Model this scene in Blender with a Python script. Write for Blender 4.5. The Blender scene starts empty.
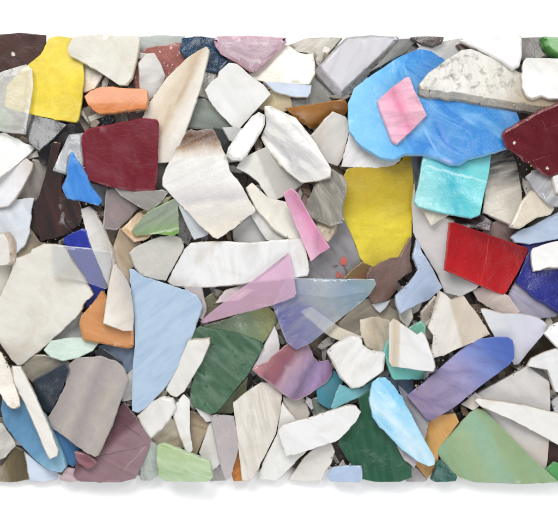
import bpy, math, random
import numpy as np
from mathutils import Vector, noise
from mathutils.geometry import delaunay_2d_cdt

# A heap of broken glass and ceramic on an assumed white tabletop, seen from straight above.
# Outlines are written in millimetre-like units ("u"): 1 u = 0.5 mm, x to the right, y towards the viewer.
U = 0.0005
W, H = 558.0, 517.0
CAM_H = 1700.0                 # camera height above the tabletop, in u
random.seed(7)

scene = bpy.context.scene
col = bpy.data.collections.new('heap')
scene.collection.children.link(col)

# world strength and softboxes
WORLD = 0.46
BOXES = [('softbox', (-.32, .80, 1.0), (0, 0, 0), (.75, .6), 16, (1, .985, .96)),
         ('added_front_fill', (.15, -1.1, .85), (0, 0, 0), (1.1, .7), 7.5, (.99, .99, 1)),  # added fill that lifts the heap's shadow off the front of the table
         ('added_glint_strip', (.30, .38, 1.05), (0, 0, 0), (.10, .32), 1.6, (1, 1, 1)),  # added strip that puts sharp glints on the rims
         ('fill_softbox', (1.1, -.2, .75), (0, 0, 0), (.5, .8), 4, (.97, .985, 1))]
# ---------------------------------------------------------------- the shards
# S(layer, label, outline as seen from above, colour, options)
SH = []
def S(L, label, pts, col, **k):
    P = [tuple(float(v) for v in p.split(',')) for p in pts.split()]
    SH.append(dict(L=L, label=label, P=P, col=col, **k))

# ---- top left
S(3, "dark brown glass shard in the upper left corner, beside yellow shard", "-8,33 20,29 46,33 46,42 41,55 27,67 -8,77", (92,68,64), c2=(60,42,42), st=(40,3,.6), rough=.3, chips=[(13,54,2.2)], spec=.3, gmax=.08)
S(5, "large bright yellow glass shard with a narrow neck, upper left", "48,38 58,34 71,37 72,52 83,62 84,80 82,104 80,116 77,123 64,121 52,119 30,114 5,107 6,86 21,69 29,63 40,54 44,46", (238,212,14), c2=(214,188,8), st=(80,2,.6), rough=.38, mot=.2, ec=(240,225,90), spec=.22, gmax=.12, scr=.3)
S(4, "pale green glass shard seen through frosted clear shard at left edge", "-10,108 4,109 14,118 9,131 -10,130", (140,180,140), rough=.35)
S(6, "frosted clear glass shard overlapping left end of the yellow shard", "-12,78 0,72 12,68 26,64 32,69 33,85 30,108 26,133 14,132 -12,128", (240,240,234), a=.48, edge_j=.3, tint=(250,250,246), rough=.45, ec=(235,236,234), ea=.85, bev=4.5, th=7, lift=3)
S(7, "large cream white glass shard along top edge, right of yellow shard", "72,36 67,50 70,56 86,64 101,73 119,85 126,85 132,77 137,57 140,40 138,34 118,35 100,31", (228,225,213), c2=(215,208,190), st=(70,2,.5), rough=.3, th=7)
S(4, "small cream glass shard between yellow shard and orange shard", "78,58 104,72 95,89 86,92 78,92", (228,208,178), gr=((84,92),(96,70),[(0,(232,190,150)),(.5,(228,215,190)),(1,(225,215,195))]))
S(3, "grey brown shadow piece in the notch above the orange shard", "88,90 104,68 126,84 112,92", (128,112,100), rough=.4)  # grey brown tone paints the shadow below the white shard
S(6, "long orange glass shard with blunt ends above the maroon slab", "84,96 90,90 100,86 120,87 140,88 147,90 148,99 146,108 132,110 114,113 99,114 88,105", (214,124,54), c2=(226,146,80), st=(5,4,.6), rough=.3, fc=[((84,103),(148,101),.25)], th=8, spec=.3)
S(3, "light tan shard under bottom right corner of large yellow shard", "78,110 92,106 99,114 98,125 88,134 76,128", (196,180,160), rough=.4)
S(3.5, "small navy and white mottled chip under the orange shard", "96,116 108,112 114,120 109,128 97,127", (40,46,62), sp=((180,185,190),60,.58))
S(3.4, "narrow grey striped glass chip below orange shard's middle", "111,112 124,110 128,122 112,126", (160,150,138), c2=(90,85,78), st=(80,10,.9), rough=.2)
S(3.3, "dusky pink glass chip squeezed between orange shard and maroon slab", "123,110 146,107 146,122 126,124", (170,130,122), c2=(120,100,90), st=(100,6,.7), rough=.25)
S(8, "thick maroon square glass slab with scratched face, upper left", "89,130 100,127 130,121 143,118 157,119 159,123 158,147 157,177 155,191 133,191 110,187 88,180 86,170 83,144 84,136", (116,28,42), c2=(134,64,78), st=(55,1.6,.5), rough=.36, scr=.22, edge_j=.25, ec=(160,50,66), bev=2.2, th=9, mot=.1, spec=.3)
S(7, "long tapering beige glass shard pointing up, right of the maroon slab", "206,47 209,51 208,58 200,90 188,124 179,148 174,162 158,163 150,150 141,119 148,104 166,78 186,59 198,51", (228,214,196), gr=((160,90),(192,106),[(0,(232,220,202)),(.3,(222,205,180)),(.55,(205,182,152)),(.72,(228,218,202)),(1,(236,232,224))]), rough=.33, th=7, c2=(238,230,215), st=(-58,6,.35))
S(5, "small white shard with slanted top facet lying on red speckled ceramic", "139,64 146,55 155,54 161,64 166,77 158,92 148,102 140,92", (232,230,226), fc=[((166,66),(136,66),.7)], th=7, edge_j=0.2)
S(4, "salmon red ceramic shard with sparkling white flecks", "134,82 138,56 147,48 162,46 182,42 190,58 170,80 150,92 136,90", (176,104,96), sp=((250,238,232),26,.60), rough=.3, mot=.3, nm='ceramic_shard')
S(3, "pale grey green shard along top edge behind red flecked ceramic", "138,37 160,33 185,35 186,46 160,52 140,56", (196,202,196), c2=(170,180,175), st=(10,3,.5))
S(5, "dark teal glass shard along the top edge above beige point", "182,38 200,35 217,38 222,50 230,62 222,73 206,70 200,58 186,58 180,50", (6,66,96), c2=(2,34,56), st=(40,3,.8), rough=.2, bmp=2)
S(3.5, "clear grey glass shard right of beige shard's tip", "200,66 222,70 224,82 208,98 196,94", (186,178,166), a=.75, rough=.2)
S(3.7, "greenish grey clear glass shard between beige and white square shards", "188,100 205,98 222,112 233,130 218,133 200,129 184,128", (160,170,160), a=.8, edge_j=.2, rough=.15, ec=(220,228,222), bev=1.8)
S(8, "dusty pink purple glass slab with broad sloping edges at top centre", "214,40 216,47 221,54 239,64 249,71 255,72 266,62 279,50 287,42 286,37 250,34 218,36", (190,158,172), c2=(208,182,190), st=(20,2,.6), ec=(218,150,176), a=.88, bev=4.5, th=9, rough=.36, scr=.3)
S(7, "cream white wavy edged shard right of pink purple slab", "248,74 262,64 273,54 283,44 289,45 298,52 306,54 313,53 315,64 315,74 309,85 276,84 249,79", (232,229,218), c2=(222,214,196), st=(15,3,.4), th=7, rough=.3, fc=[((250,78),(312,84),.0)])
S(6, "pale blue white sliver under the cream wavy edged shard", "264,82 312,84 311,92 308,97 296,97 275,92", (214,224,240), c2=(190,208,235), st=(5,3,.5), rough=.2)
S(7, "white diamond turned square shard with plain flat face, top centre", "205,90 212,81 218,77 219,72 229,63 237,64 252,77 264,85 271,94 260,106 240,128 235,129 220,114 209,100", (236,236,234), th=8, rough=.34, mot=.03, edge_j=0.25)
S(5, "yellowish cream shard peeking out below right corner of white diamond", "258,108 270,90 288,95 293,110 280,113 262,110", (226,210,170), rough=.3)
S(8, "white rounded bar leaning diagonally below the white diamond", "253,115 259,111 265,114 265,124 258,137 248,154 243,160 233,160 227,155 229,147 240,131", (240,239,236), th=10, bev=2.6, rough=.25, mot=.02)
S(7, "long white shard with grey lavender streaks and sloping upper edge, centre", "264,105 269,104 296,117 314,140 331,169 330,177 319,180 301,181 286,169 266,145 261,135 266,122", (228,226,222), c2=(158,156,168), st=(42,3.4,.75), spec=.25, fc=[((268,110),(326,172),-.5)], th=7, rough=.25)
S(5, "amber brown glass bar lying above the centre", "286,109 316,104 345,99 350,107 346,116 330,124 312,129 298,120", (172,116,50), c2=(140,84,30), st=(12,3,.7), rough=.2, fc=[((346,103),(288,113),.6)], th=8)
S(6, "cream white pointed shard between streaked shard and big blue slab", "333,112 346,117 350,128 343,158 338,166 326,162 311,136", (228,224,218), c2=(205,195,188), st=(-40,3,.5), rough=.25)
S(6.2, "white shard under the lower left corner of big blue slab", "351,126 341,167 360,168 388,167 400,161 403,152 390,138 365,122", (236,234,234), rough=.3)
S(4, "grey green glass shard between the mirror tile and amber bar", "300,80 316,64 322,72 340,96 346,102 318,108 300,113 288,104", (142,142,134), rough=.3, c2=(112,114,110), st=(40,3,.6))
S(4.2, "taupe glass shard left of mirror tile along the top edge", "285,46 305,38 332,37 342,38 330,52 318,67 313,54 298,52", (152,142,126), c2=(190,184,170), st=(-30,4,.6), rough=.3, chips=[(326,50,3)])
S(6, "lavender white mirror tile with grey edge, top right of centre", "319,67 333,52 348,38 372,34 399,36 386,51 370,67 342,93", (216,214,220), ec=(132,130,128), sk=(0,11), edge_j=.15, bev=3.2, rough=.35, mot=.04, th=8)
S(5, "narrow grey glass slab edge right of the mirror tile", "370,72 386,56 401,38 420,37 406,52 388,62", (150,150,146), c2=(110,108,104), st=(-42,6,.7), rough=.25)
S(4.4, "dark brown glass chip in the gap above the blue slab's left shoulder", "368,76 376,64 394,58 404,56 390,66", (58,44,42), rough=.2)
S(6.4, "small dark brown grey chip on top edge above big blue slab", "410,37 428,35 444,37 442,42 433,46 420,43", (84,68,66), rough=.2, c2=(50,42,42), st=(20,4,.7))
S(4.6, "pale grey shard behind blue slab near top edge", "412,54 424,44 445,41 462,38 476,46 462,56 445,62 425,62", (206,206,206), rough=.3)
S(4.7, "tiny reddish brown chip above pointed end of the rough ceramic", "456,45 464,42 472,47 462,52", (98,62,52))
S(7, "large marbled blue glass slab, upper right", "348,103 354,88 372,74 399,56 420,47 432,49 448,60 480,80 515,108 519,116 520,128 508,147 482,155 468,158 459,164 450,164 436,158 422,154 404,154 394,160 380,158 361,146 349,131 348,118", (30,128,218), gr=((350,120),(470,112),[(0,(126,204,248)),(.28,(104,190,244)),(.42,(58,164,232)),(.5,(30,142,222)),(.7,(18,126,212)),(1,(24,136,216))]), c2=(136,206,244), st=(38,2.0,.55), spec=.3, rough=.3, th=8, bmp=1.5, ec=(150,205,250), mot=.1, ln=[((424,128),(436,152),1.6,(140,196,246),.8),((436,118),(452,156),2.0,(110,150,230),.6),((404,62),(408,76),1.2,(130,200,240),.6),((440,160),(452,164),3,(190,190,236),.7)])
S(8, "pink diamond shaped glass shard lying on the big blue slab", "378,100 392,87 407,76 410,76 415,90 427,115 412,130 397,144 392,141 386,125 380,109", (240,168,196), gr=((385,118),(418,104),[(0,(240,182,206)),(.35,(238,160,190)),(.52,(226,118,160)),(.75,(238,168,194)),(1,(240,182,202))]), th=6, rough=.36, mot=.04, edge_j=0.12)
S(8, "large rough white ceramic shard with chipped grey rim, upper right", "419,84 428,73 448,58 462,49 472,48 502,61 520,72 560,80 568,100 566,107 540,107 492,99 459,93 430,90 421,89", (226,224,216), sk=(1,7), ec=(150,146,136), gr=((470,70),(530,108),[(0,(230,228,220)),(.55,(224,218,206)),(.8,(188,168,138)),(1,(176,156,126))]), sp=((128,124,114),13,.50,.22), rough=.5, bmp=4, scr=.2, mot=.16, th=9, nm='ceramic_shard', edge_j=1.0)
S(9, "white shard along top edge, resting on the rough ceramic's upper side", "460,39 470,35 521,34 521,55 518,66 511,69 500,60 478,48", (240,240,238), rough=.22, bev=2, th=7)
S(9, "white rectangular shard with notched bottom edge at right edge, on ceramic", "527,57 570,58 570,99 548,98 541,95 532,98 527,96 522,87 523,64", (238,238,234), rough=.3, th=8, fc=[((570,76),(522,76),.12)])
S(7, "curved green bottle glass fragment in the upper right corner", "543,36 546,46 552,53 562,57 575,50 575,35", (104,178,88), c2=(190,220,180), st=(30,3,.6), rough=.15, th=12, ec=(70,150,60), bev=4)
S(5, "dark grey glass shard left of green bottle fragment at top right", "519,37 545,36 550,54 530,62 518,60", (112,108,102), rough=.35, c2=(90,86,80), st=(60,4,.5))
S(8, "dark maroon glass shard with shell shaped chips at right edge", "502,137 504,132 517,124 545,109 568,100 570,168 556,175 548,176 530,164 506,148", (98,26,36), c2=(120,44,52), st=(30,2,.5), rough=.25, ec=(150,70,76), bev=2.4, th=9, edge_j=.9, scr=.3, chips=[(548,168,1.6),(514,143,1)], spec=.35)
S(6, "turquoise glass slab with pale line across, below big blue slab", "425,148 440,145 494,146 490,172 484,196 480,214 472,217 446,213 418,206 414,201 419,182", (32,186,206), gr=((418,196),(478,186),[(0,(150,216,216)),(.3,(122,208,212)),(.55,(26,182,204)),(.8,(70,200,210)),(1,(110,212,216))]), c2=(120,212,216), st=(75,2.5,.5), rough=.25, fc=[((492,181),(424,166),.12)], th=8, ec=(140,225,230), bmp=1.3, ln=[((424,165),(491,182),1.0,(206,240,240),.8),((430,168),(470,178),.6,(230,250,250),.5)], edge_j=0.2)
S(5, "smoky grey shard fading to cream streaks, right of turquoise slab", "490,146 512,147 518,163 522,190 522,218 514,227 504,222 482,212 484,198", (170,160,150), gr=((505,150),(500,215),[(0,(64,70,72)),(.35,(88,90,88)),(.6,(176,168,156)),(.85,(200,192,178)),(1,(214,206,192))]), c2=(225,215,200), st=(-20,5,.45), rough=.25)
S(6, "small cream curled shard beside smoky grey shard near right edge", "523,200 532,190 545,196 556,208 552,214 538,217 520,228 510,226", (218,206,184), c2=(236,230,214), st=(60,3,.6), th=8, bev=2)
S(7, "translucent grey glass shard under point of the dark maroon shard", "526,176 535,169 550,172 560,190 558,206 548,204 536,192", (172,172,176), a=.85, rough=.15, c2=(205,205,210), st=(-50,4,.6))
S(9, "small white shard at right edge below the dark maroon shard", "553,176 570,170 570,194 556,192", (238,238,240))
S(7, "pale blue grey shard at right edge above the cobalt shard", "511,237 518,231 534,225 548,217 568,208 570,236 552,240 530,244 515,242", (172,190,214), c2=(190,204,224), st=(10,3,.6), th=7, rough=.3)
S(4, "brown grey shard above upper edge of red slab", "482,232 500,218 522,226 516,248 498,242", (132,108,102), rough=.35)
S(5, "dark purple clear glass shard between turquoise slab and red slab", "444,217 478,212 491,221 489,231 474,228 450,228", (66,48,54), c2=(120,100,108), st=(20,5,.5), rough=.12)
S(8, "bright red glass slab with shadow painted in its upper band, right side", "450,223 455,223 490,235 529,248 529,252 519,273 507,293 504,295 482,286 445,270 447,253", (192,16,26), gr=((498,234),(474,282),[(0,(140,16,28)),(.16,(138,16,26)),(.30,(168,8,18)),(1,(196,10,20))]), c2=(160,10,22), st=(115,2,.5), rough=.28, ln=[((489,238),(481,284),0.5,(226,90,84),.5)], th=9, ec=(220,56,60), fc=[((480,286),(492,236),.05)], edge_j=0.2, spec=.35)  # dark first stops paint the shadow cast by the turquoise slab
S(5.8, "long pale white shard running down between yellow and red slabs", "413,184 418,206 440,216 452,222 460,260 480,285 473,291 453,301 447,298 438,275 424,252 413,233 411,205", (228,224,224), gr=((418,215),(465,295),[(0,(206,202,198)),(.5,(226,220,220)),(1,(242,242,242))]), rough=.3, th=8)
S(5.9, "small cream shard tip under bottom edge of turquoise slab", "418,200 445,205 454,212 440,220 431,226 424,212", (226,216,198), th=5)
S(7, "mustard yellow glass slab with ragged bottom edge, right of centre", "344,176 347,169 362,166 388,166 399,163 404,155 413,156 414,180 413,210 412,237 406,244 404,253 398,259 383,263 372,268 366,266 360,258 352,236 344,220 342,207 346,190", (220,198,22), gr=((378,165),(378,250),[(0,(188,156,4)),(.4,(200,174,8)),(.7,(228,206,18)),(1,(226,204,34))]), c2=(190,165,10), st=(-5,3,.35), rough=.34, th=8, ec=(236,222,96), edge_j=0.5, mot=.2, gn=.2, spec=.22)
S(5, "grey streaked clear glass shard left of mustard yellow slab", "304,210 312,192 318,178 332,168 344,176 347,190 343,206 344,222 330,226 310,218", (138,134,124), c2=(196,190,178), st=(65,4,.7), a=.9, rough=.15, bmp=.7, mot=.15, th=9, bev=3, spec=.25, gmax=.10)
S(4, "small tan shard below the grey streaked glass by mustard slab", "316,220 336,224 334,233 328,242 318,236", (186,168,140))
S(7, "long pink glass shard pointing down right at the centre", "283,194 291,189 297,194 312,220 330,248 320,254 311,262 306,250 295,225", (238,170,202), gr=((288,222),(312,208),[(0,(240,192,214)),(.4,(236,170,202)),(.7,(228,140,182)),(1,(240,180,206))]), th=6, rough=.34, mot=.04, edge_j=0.2)
S(3, "taupe pink shard in gap above tip of long pink shard", "288,190 304,178 312,194 304,212", (166,132,126))
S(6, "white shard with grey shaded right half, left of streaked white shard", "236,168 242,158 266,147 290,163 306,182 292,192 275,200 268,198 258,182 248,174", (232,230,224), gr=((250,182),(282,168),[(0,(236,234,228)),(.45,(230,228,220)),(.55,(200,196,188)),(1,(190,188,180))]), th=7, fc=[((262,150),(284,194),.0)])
S(5.5, "cream white shard left of long pink shard, running down", "246,187 252,182 268,197 288,202 300,228 306,241 290,239 275,230 256,208", (230,226,214), c2=(215,206,190), st=(55,3,.5), th=7)
S(5, "narrow white shard left of the cream shard above long white bar", "248,206 258,206 276,222 288,236 280,244 266,240 252,218", (226,226,224), th=6)
S(4.8, "pale grey white square shard just above long white bar", "232,230 254,212 263,225 270,240 266,248 236,247", (222,222,222), th=6)
S(8, "large white shard with scorched brown top edge, left of centre", "185,134 191,129 197,131 206,129 214,130 218,138 228,160 230,171 238,180 247,195 256,211 245,219 226,234 218,239 213,237 204,229 194,219 183,207 172,196 163,186 163,178 166,169 174,156 180,145", (232,230,224), gr=((201,129),(212,236),[(0,(124,86,54)),(.05,(98,62,34)),(.10,(112,74,44)),(.15,(160,128,92)),(.20,(218,202,180)),(.26,(234,232,226)),(.5,(232,230,226)),(.66,(206,200,200)),(.72,(228,222,214)),(.85,(220,214,204)),(1,(236,226,206))]), c2=(200,194,196), st=(-22,5,.3), rough=.26, th=7, edge_j=.8, gn=.05)
S(6, "pale blue grey shard under lower left side of scorched shard", "178,204 192,214 211,232 204,237 194,240 188,228", (204,212,220), th=5)
S(8.2, "long white bar shaped shard across the centre left, under pink wedge", "166,282 175,265 184,249 190,243 216,241 250,243 279,240 301,238 304,240 306,252 309,271 307,276 290,279 262,282 241,285 201,288 190,288 172,287", (238,238,238), th=8, rough=.3, ec=(226,214,190), mot=.03, bev=1.8)
S(9, "translucent pink wedge lying across the long white bar", "199,322 216,308 243,287 268,269 283,258 288,252 291,260 296,293 294,297 273,305 246,312 220,319 203,324", (254,206,234), a=.52, c2=(236,180,226), st=(-35,3,.5), rough=.35, th=5, ec=(244,200,226), tint=(255,240,250), edge_j=.2)
S(8.5, "clear blue lavender glass triangle with wispy streaks, at centre", "287,278 330,279 374,279 376,284 368,296 357,305 336,322 311,343 296,350 287,343 279,322 273,306", (150,176,212), gr=((285,330),(370,284),[(0,(136,134,222)),(.25,(164,172,230)),(.5,(214,226,236)),(.75,(160,200,232)),(1,(170,216,222))]), a=.48, c2=(186,196,206), st=(-38,5,.7), rough=.1, th=5, ec=(208,226,240), ea=.9, edge_j=.15, ln=[((334,325),(345,318),1.6,(170,196,250),.8),((304,311),(330,332),3.5,(222,216,206),.5)], tint=(244,248,253), gn=.3)
S(3.5, "grey ceramic shard painted with small red flower, left of yellow slab", "296,272 312,256 328,240 334,226 345,220 352,236 362,262 374,268 368,292 330,298 300,294", (150,146,150), rough=.4, nm='ceramic_shard', flower=1, mot=.06)
S(5, "olive brown glass shard under lower tip of mustard slab", "343,279 352,270 362,262 376,268 376,282 360,284", (124,104,62), c2=(150,56,46), st=(-35,5,.5))
S(6.5, "dark brown rough shard below ragged edge of mustard slab", "370,268 384,261 400,257 406,246 412,237 411,258 413,272 398,281 394,294 388,300 374,304 367,290", (116,86,76), c2=(90,66,60), st=(-40,3,.5), rough=.4, edge_j=1, bmp=2, th=7)
S(6.3, "light blue curved shard beside long pale white shard, right of brown", "418,238 423,252 434,268 444,286 430,298 410,307 400,313 396,303 396,295 410,282 419,270 414,256", (170,188,216), c2=(198,210,230), st=(-40,3,.5), fc=[((397,297),(422,262),-.4)], rough=.22, th=7)
S(4, "tan grey streaked shard under right tip of blue lavender triangle", "338,324 358,302 380,294 394,300 402,320 396,336 365,342 345,337", (168,158,140), c2=(120,112,98), st=(-30,5,.6), rough=.3)
S(4.5, "cream strip seen through lower part of blue lavender triangle", "300,312 310,307 340,328 362,337 352,346 330,337", (226,216,196))
S(5, "small pale triangular chip below dark brown rough shard", "372,304 391,300 386,308 380,313", (206,212,220))
S(7, "white lumpy shard right of mauve shard", "327,353 337,344 352,336 360,338 363,346 372,352 386,354 384,372 374,380 360,389 352,390 340,378 333,364", (240,239,236), th=8, bev=2.4, rough=.3, mot=.03)
S(6.5, "beige shard above the white lumpy shard", "360,320 372,317 390,320 390,345 383,355 366,347 361,336", (212,198,176), gr=((362,336),(390,336),[(0,(222,210,190)),(.5,(196,180,154)),(1,(214,204,186))]), rough=.3)
S(8, "white shard with tan band down left side, on mint block", "389,323 393,319 397,321 417,335 421,332 424,335 432,355 435,367 433,372 392,367 389,362", (240,239,238), gr=((389,345),(412,345),[(0,(238,230,216)),(.22,(214,196,168)),(.42,(222,208,186)),(.52,(240,238,236)),(1,(240,240,240))]), th=6, rough=.3, mot=.03, edge_j=0.3)
S(7, "mint green glass block under bottom of tan banded white shard", "384,352 391,338 420,350 426,372 424,380 394,380 390,372", (112,196,180), c2=(90,190,200), st=(20,3,.7), rough=.25, th=8)
S(7.1, "small mint chip at upper right of tan banded white shard", "408,329 420,322 425,327 425,337 414,338", (120,196,172), rough=.25, th=6)
S(5, "tiny white chip left of dark gap below light blue curved shard", "398,312 410,305 413,318 408,328 400,320", (224,220,212))
S(4, "dark brown chip in gap between light blue and cream faceted shards", "406,312 428,296 428,316 416,332", (84,70,58), rough=.25)
S(4.3, "beige shard edge left of cream faceted shard", "422,312 436,296 440,318 432,340 424,336", (196,182,168))
S(7, "cream faceted shard with tan right side, below long pale white shard", "440,291 452,300 464,296 478,314 492,335 480,340 462,348 448,356 436,359 434,355 436,336 430,328 435,312", (226,218,206), gr=((440,325),(470,316),[(0,(234,228,220)),(.45,(232,226,218)),(.55,(210,194,172)),(1,(214,200,182))]), fc=[((462,346),(452,322),.35),((452,322),(440,300),.3)], th=8, rough=.3)
S(6.9, "pinkish grey shard under bottom edge of red slab", "472,290 484,286 508,296 519,312 512,319 500,314 478,301", (202,184,178), c2=(225,210,205), st=(-25,4,.6), rough=.2)
S(6, "clear lavender glass shard below right corner of red slab", "506,298 518,276 535,288 562,306 556,317 530,320 514,310", (168,162,188), a=.85, c2=(205,200,215), st=(40,4,.7), rough=.12)
S(6.8, "cobalt blue glass shard at right edge", "520,243 555,237 572,240 572,318 556,310 532,295 516,281 529,252", (40,46,136), c2=(22,24,84), st=(20,2,.7), rough=.25, th=8, ec=(60,70,170), mot=.15)
S(9, "white shard at right edge lying on cobalt blue shard", "531,254 533,248 552,242 572,238 572,268 548,267 540,270 533,271", (243,243,243), th=7, mot=.02)
S(7, "pale lavender white arrow shaped shard, lower right", "480,310 484,309 503,314 520,314 538,318 547,325 547,330 541,338 528,354 520,365 515,366 508,350 495,338 486,322", (224,224,232), gr=((486,318),(540,330),[(0,(230,232,232)),(.5,(214,216,226)),(1,(216,214,232))]), th=7, rough=.25, mot=.03)
S(8, "white pointed shard at right edge beside arrow shaped shard", "544,333 550,326 572,316 572,352 558,348", (236,236,238))
S(3, "dark olive brown shard in gap right of arrow shaped shard", "520,372 528,350 548,332 566,344 548,356", (76,66,52))
S(7, "pale white shard at right edge above white wedge", "527,366 532,358 545,352 572,344 572,396 556,392 548,370", (230,230,230), th=7, rough=.28)
S(6, "large pale grey shard under white wedge, lower right", "476,394 490,386 505,378 527,366 538,362 545,370 549,384 550,410 550,435 549,462 547,472 530,460 500,428 480,406", (214,209,206), gr=((500,380),(535,460),[(0,(222,218,214)),(.5,(210,206,206)),(1,(206,196,188))]), rough=.33, th=7, edge_j=0.2)
S(6, "small white shard at right edge between pale shards and wedge", "551,402 560,394 572,394 572,418 556,416", (222,222,228))
S(9, "long white wedge pointing left from right edge, lower right", "474,400 477,398 505,402 532,407 572,418 572,452 556,444 538,434 512,420 480,406", (240,239,234), th=7, rough=.3, mot=.03)
S(8, "blue to purple graded glass bar, lower right", "407,396 425,382 449,360 469,343 479,339 495,337 507,337 512,340 514,348 514,358 509,365 482,385 455,407 432,421 427,420", (130,120,190), gr=((424,406),(508,350),[(0,(150,132,162)),(.3,(158,146,180)),(.5,(162,156,200)),(.68,(130,144,204)),(.85,(88,118,196)),(1,(72,106,190))]), th=8, rough=.4, mot=.05, ec=(130,136,214), gn=.12, edge_j=0.18)
S(6.1, "small cream chip between blue purple bar and white wedge's point", "461,405 474,393 484,401 473,411", (214,206,196), th=5)
S(7.5, "large pale green glass shard with bluish streaks, bottom right", "437,452 440,444 453,431 469,413 476,408 484,410 505,431 530,457 556,480 558,485 520,489 475,486 460,478 446,468", (152,182,134), gr=((448,470),(520,430),[(0,(136,164,114)),(.35,(158,182,140)),(.55,(148,184,154)),(.7,(152,176,132)),(1,(142,168,116))]), c2=(146,188,160), st=(62,2.4,.5), rough=.3, th=7, gn=.06, mot=.1, ec=(190,206,160), edge_j=0.25)
S(6, "bright green glass chip in bottom right corner", "546,470 554,462 572,470 572,486 556,482", (78,158,88))
S(4, "dark maroon brown filler for the gap at right edge below white wedge", "548,436 572,446 572,472 549,468", (66,44,44))  # added dark piece standing in for the shaded gap
S(6.5, "dark teal green glass shard at bottom edge beside pale green shard", "431,480 437,463 442,461 458,478 456,484 436,485", (28,86,76), c2=(90,150,140), st=(70,4,.4), rough=.15)
S(5, "amber orange glass shard below the blue purple bar", "422,432 432,415 454,413 458,422 439,448 438,466 428,480 414,464 420,445", (220,168,92), c2=(190,130,60), st=(70,3,.6), rough=.28, th=7, edge_j=0.2)
S(5.5, "grey white shard at bottom edge below the sky blue shard", "404,466 416,467 428,480 424,485 406,484", (196,188,190))
S(8, "sky blue and white glass shard tapering to lower right, bottom centre", "371,390 373,383 379,378 386,378 396,389 409,410 422,435 435,458 435,465 429,467 418,462 402,450 386,433 373,418 370,404", (120,206,246), gr=((380,440),(412,410),[(0,(80,190,240)),(.25,(130,208,244)),(.5,(206,234,248)),(.7,(150,216,246)),(1,(120,204,244))]), c2=(220,240,250), st=(52,3,.6), fc=[((373,414),(402,420),.28),((402,420),(430,462),.28)], rough=.25, th=8, gn=.25)
S(7, "large dark green glass slab at bottom edge under sky blue shard", "358,398 372,388 390,420 412,462 412,478 400,485 376,486 362,480 350,464 338,445 340,436 360,413", (38,90,66), c2=(80,126,100), st=(80,3,.45), rough=.25, bmp=2, th=8, mot=.2)
S(6.8, "pale teal glass shard between white lumpy shard and white bar", "331,407 340,384 352,389 362,388 374,380 376,392 350,401 334,409", (126,192,202), c2=(90,170,180), st=(-30,3,.6), rough=.2, th=6)
S(6.2, "blue teal glass shard right of mauve shard's lower corner", "316,386 334,370 344,380 338,398 330,410 318,402", (62,138,156), c2=(90,120,130), st=(50,4,.6), rough=.2)
S(4, "grey green clear glass chip above white bar near mauve shard", "310,400 330,390 334,408 314,420", (128,142,130), rough=.2)
S(8, "mauve glass shard with scalloped top and ridged face, centre bottom", "253,370 254,367 266,362 276,353 296,338 303,339 309,345 314,357 319,362 329,360 333,367 333,375 323,385 303,398 294,400 283,393 264,378", (160,120,140), gr=((268,355),(315,392),[(0,(186,130,134)),(.2,(160,96,106)),(.34,(144,92,108)),(.45,(184,150,168)),(.6,(166,140,170)),(.72,(132,116,152)),(.88,(168,140,184)),(1,(150,116,160))]), fc=[((310,347),(268,378),.25)], rough=.3, th=8, ec=(206,170,178), mot=.08, gn=.15)
S(6, "white pointed shard left of mauve shard, under olive green glass", "252,370 262,350 275,326 280,345 279,354 262,367", (226,222,224), th=6)
S(6.8, "olive green glass shard under pink wedge", "194,328 220,321 246,312 268,307 275,313 277,322 266,340 258,349 230,341 200,334", (130,152,116), gr=((220,330),(276,316),[(0,(112,136,104)),(.55,(136,158,120)),(.8,(150,158,96)),(1,(150,150,70))]), rough=.28, a=.95, th=6)
S(7, "dark green frosted glass slab left of mauve shard", "192,332 200,326 214,329 234,332 262,342 264,347 253,366 248,375 236,389 222,407 216,413 211,415 200,410 193,407 190,395 194,376 204,352 190,345", (66,102,78), c2=(120,146,124), st=(40,4,.55), rough=.4, bmp=2.5, th=8, mot=.3, sp=((44,92,60),9,.6), ec=(60,96,70))
S(6, "olive strip of glass under right side of dark green slab", "214,414 236,390 248,376 246,400 232,414", (146,154,112), rough=.25)
S(8, "large light blue glass shard with swirled face, left of centre", "128,269 132,269 143,277 150,279 160,282 174,287 188,291 197,296 202,306 198,318 190,342 178,367 163,390 145,409 137,414 131,412 131,385 132,363 134,345 133,315 130,290", (180,203,226), c2=(152,180,212), st=(-40,4,.55), rough=.34, th=7, mot=.05, ec=(200,220,240), edge_j=0.25)
S(7.5, "white triangular shard between light blue shard and dark green slab", "188,341 209,339 210,343 202,362 192,378 184,392 176,398 170,396 165,390 178,364", (236,234,228), th=7, mot=.03)
S(7, "white rounded shard under lower tip of light blue shard", "136,417 150,403 162,397 172,399 176,408 168,422 150,440 142,428", (238,237,233), th=8, bev=2.5, mot=.03)
S(5, "tan cream shard above light green shard near bottom", "148,442 170,416 181,425 187,447 170,452 155,448", (208,194,168))
S(6, "narrow white upright shard below white triangle, left of brown shard", "176,404 184,394 190,400 190,430 193,450 188,456 180,436 174,416", (236,236,233))
S(7, "light green streaked glass shard at bottom edge, left of centre", "157,446 163,444 186,453 209,461 212,478 208,484 165,485 158,478 156,460", (176,204,152), c2=(212,226,196), st=(20,5,.6), rough=.3, th=7, gr=((180,450),(178,484),[(0,(168,196,132)),(.4,(190,212,166)),(.7,(170,200,148)),(1,(190,214,176))]))
S(5.2, "taupe brown triangular shard under lower corner of dark green slab", "184,409 206,415 210,424 196,457 187,450", (168,146,120), gr=((190,415),(204,440),[(0,(130,110,88)),(.5,(178,158,130)),(1,(190,172,146))]))
S(5.5, "white chunky shard between taupe triangle and grey lavender shard", "199,453 209,424 214,419 223,462 212,471 204,459", (230,228,224))
S(5.6, "thin white sliver along bottom corner of dark green slab", "195,407 212,413 215,421 206,422", (226,226,224), th=4)
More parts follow.
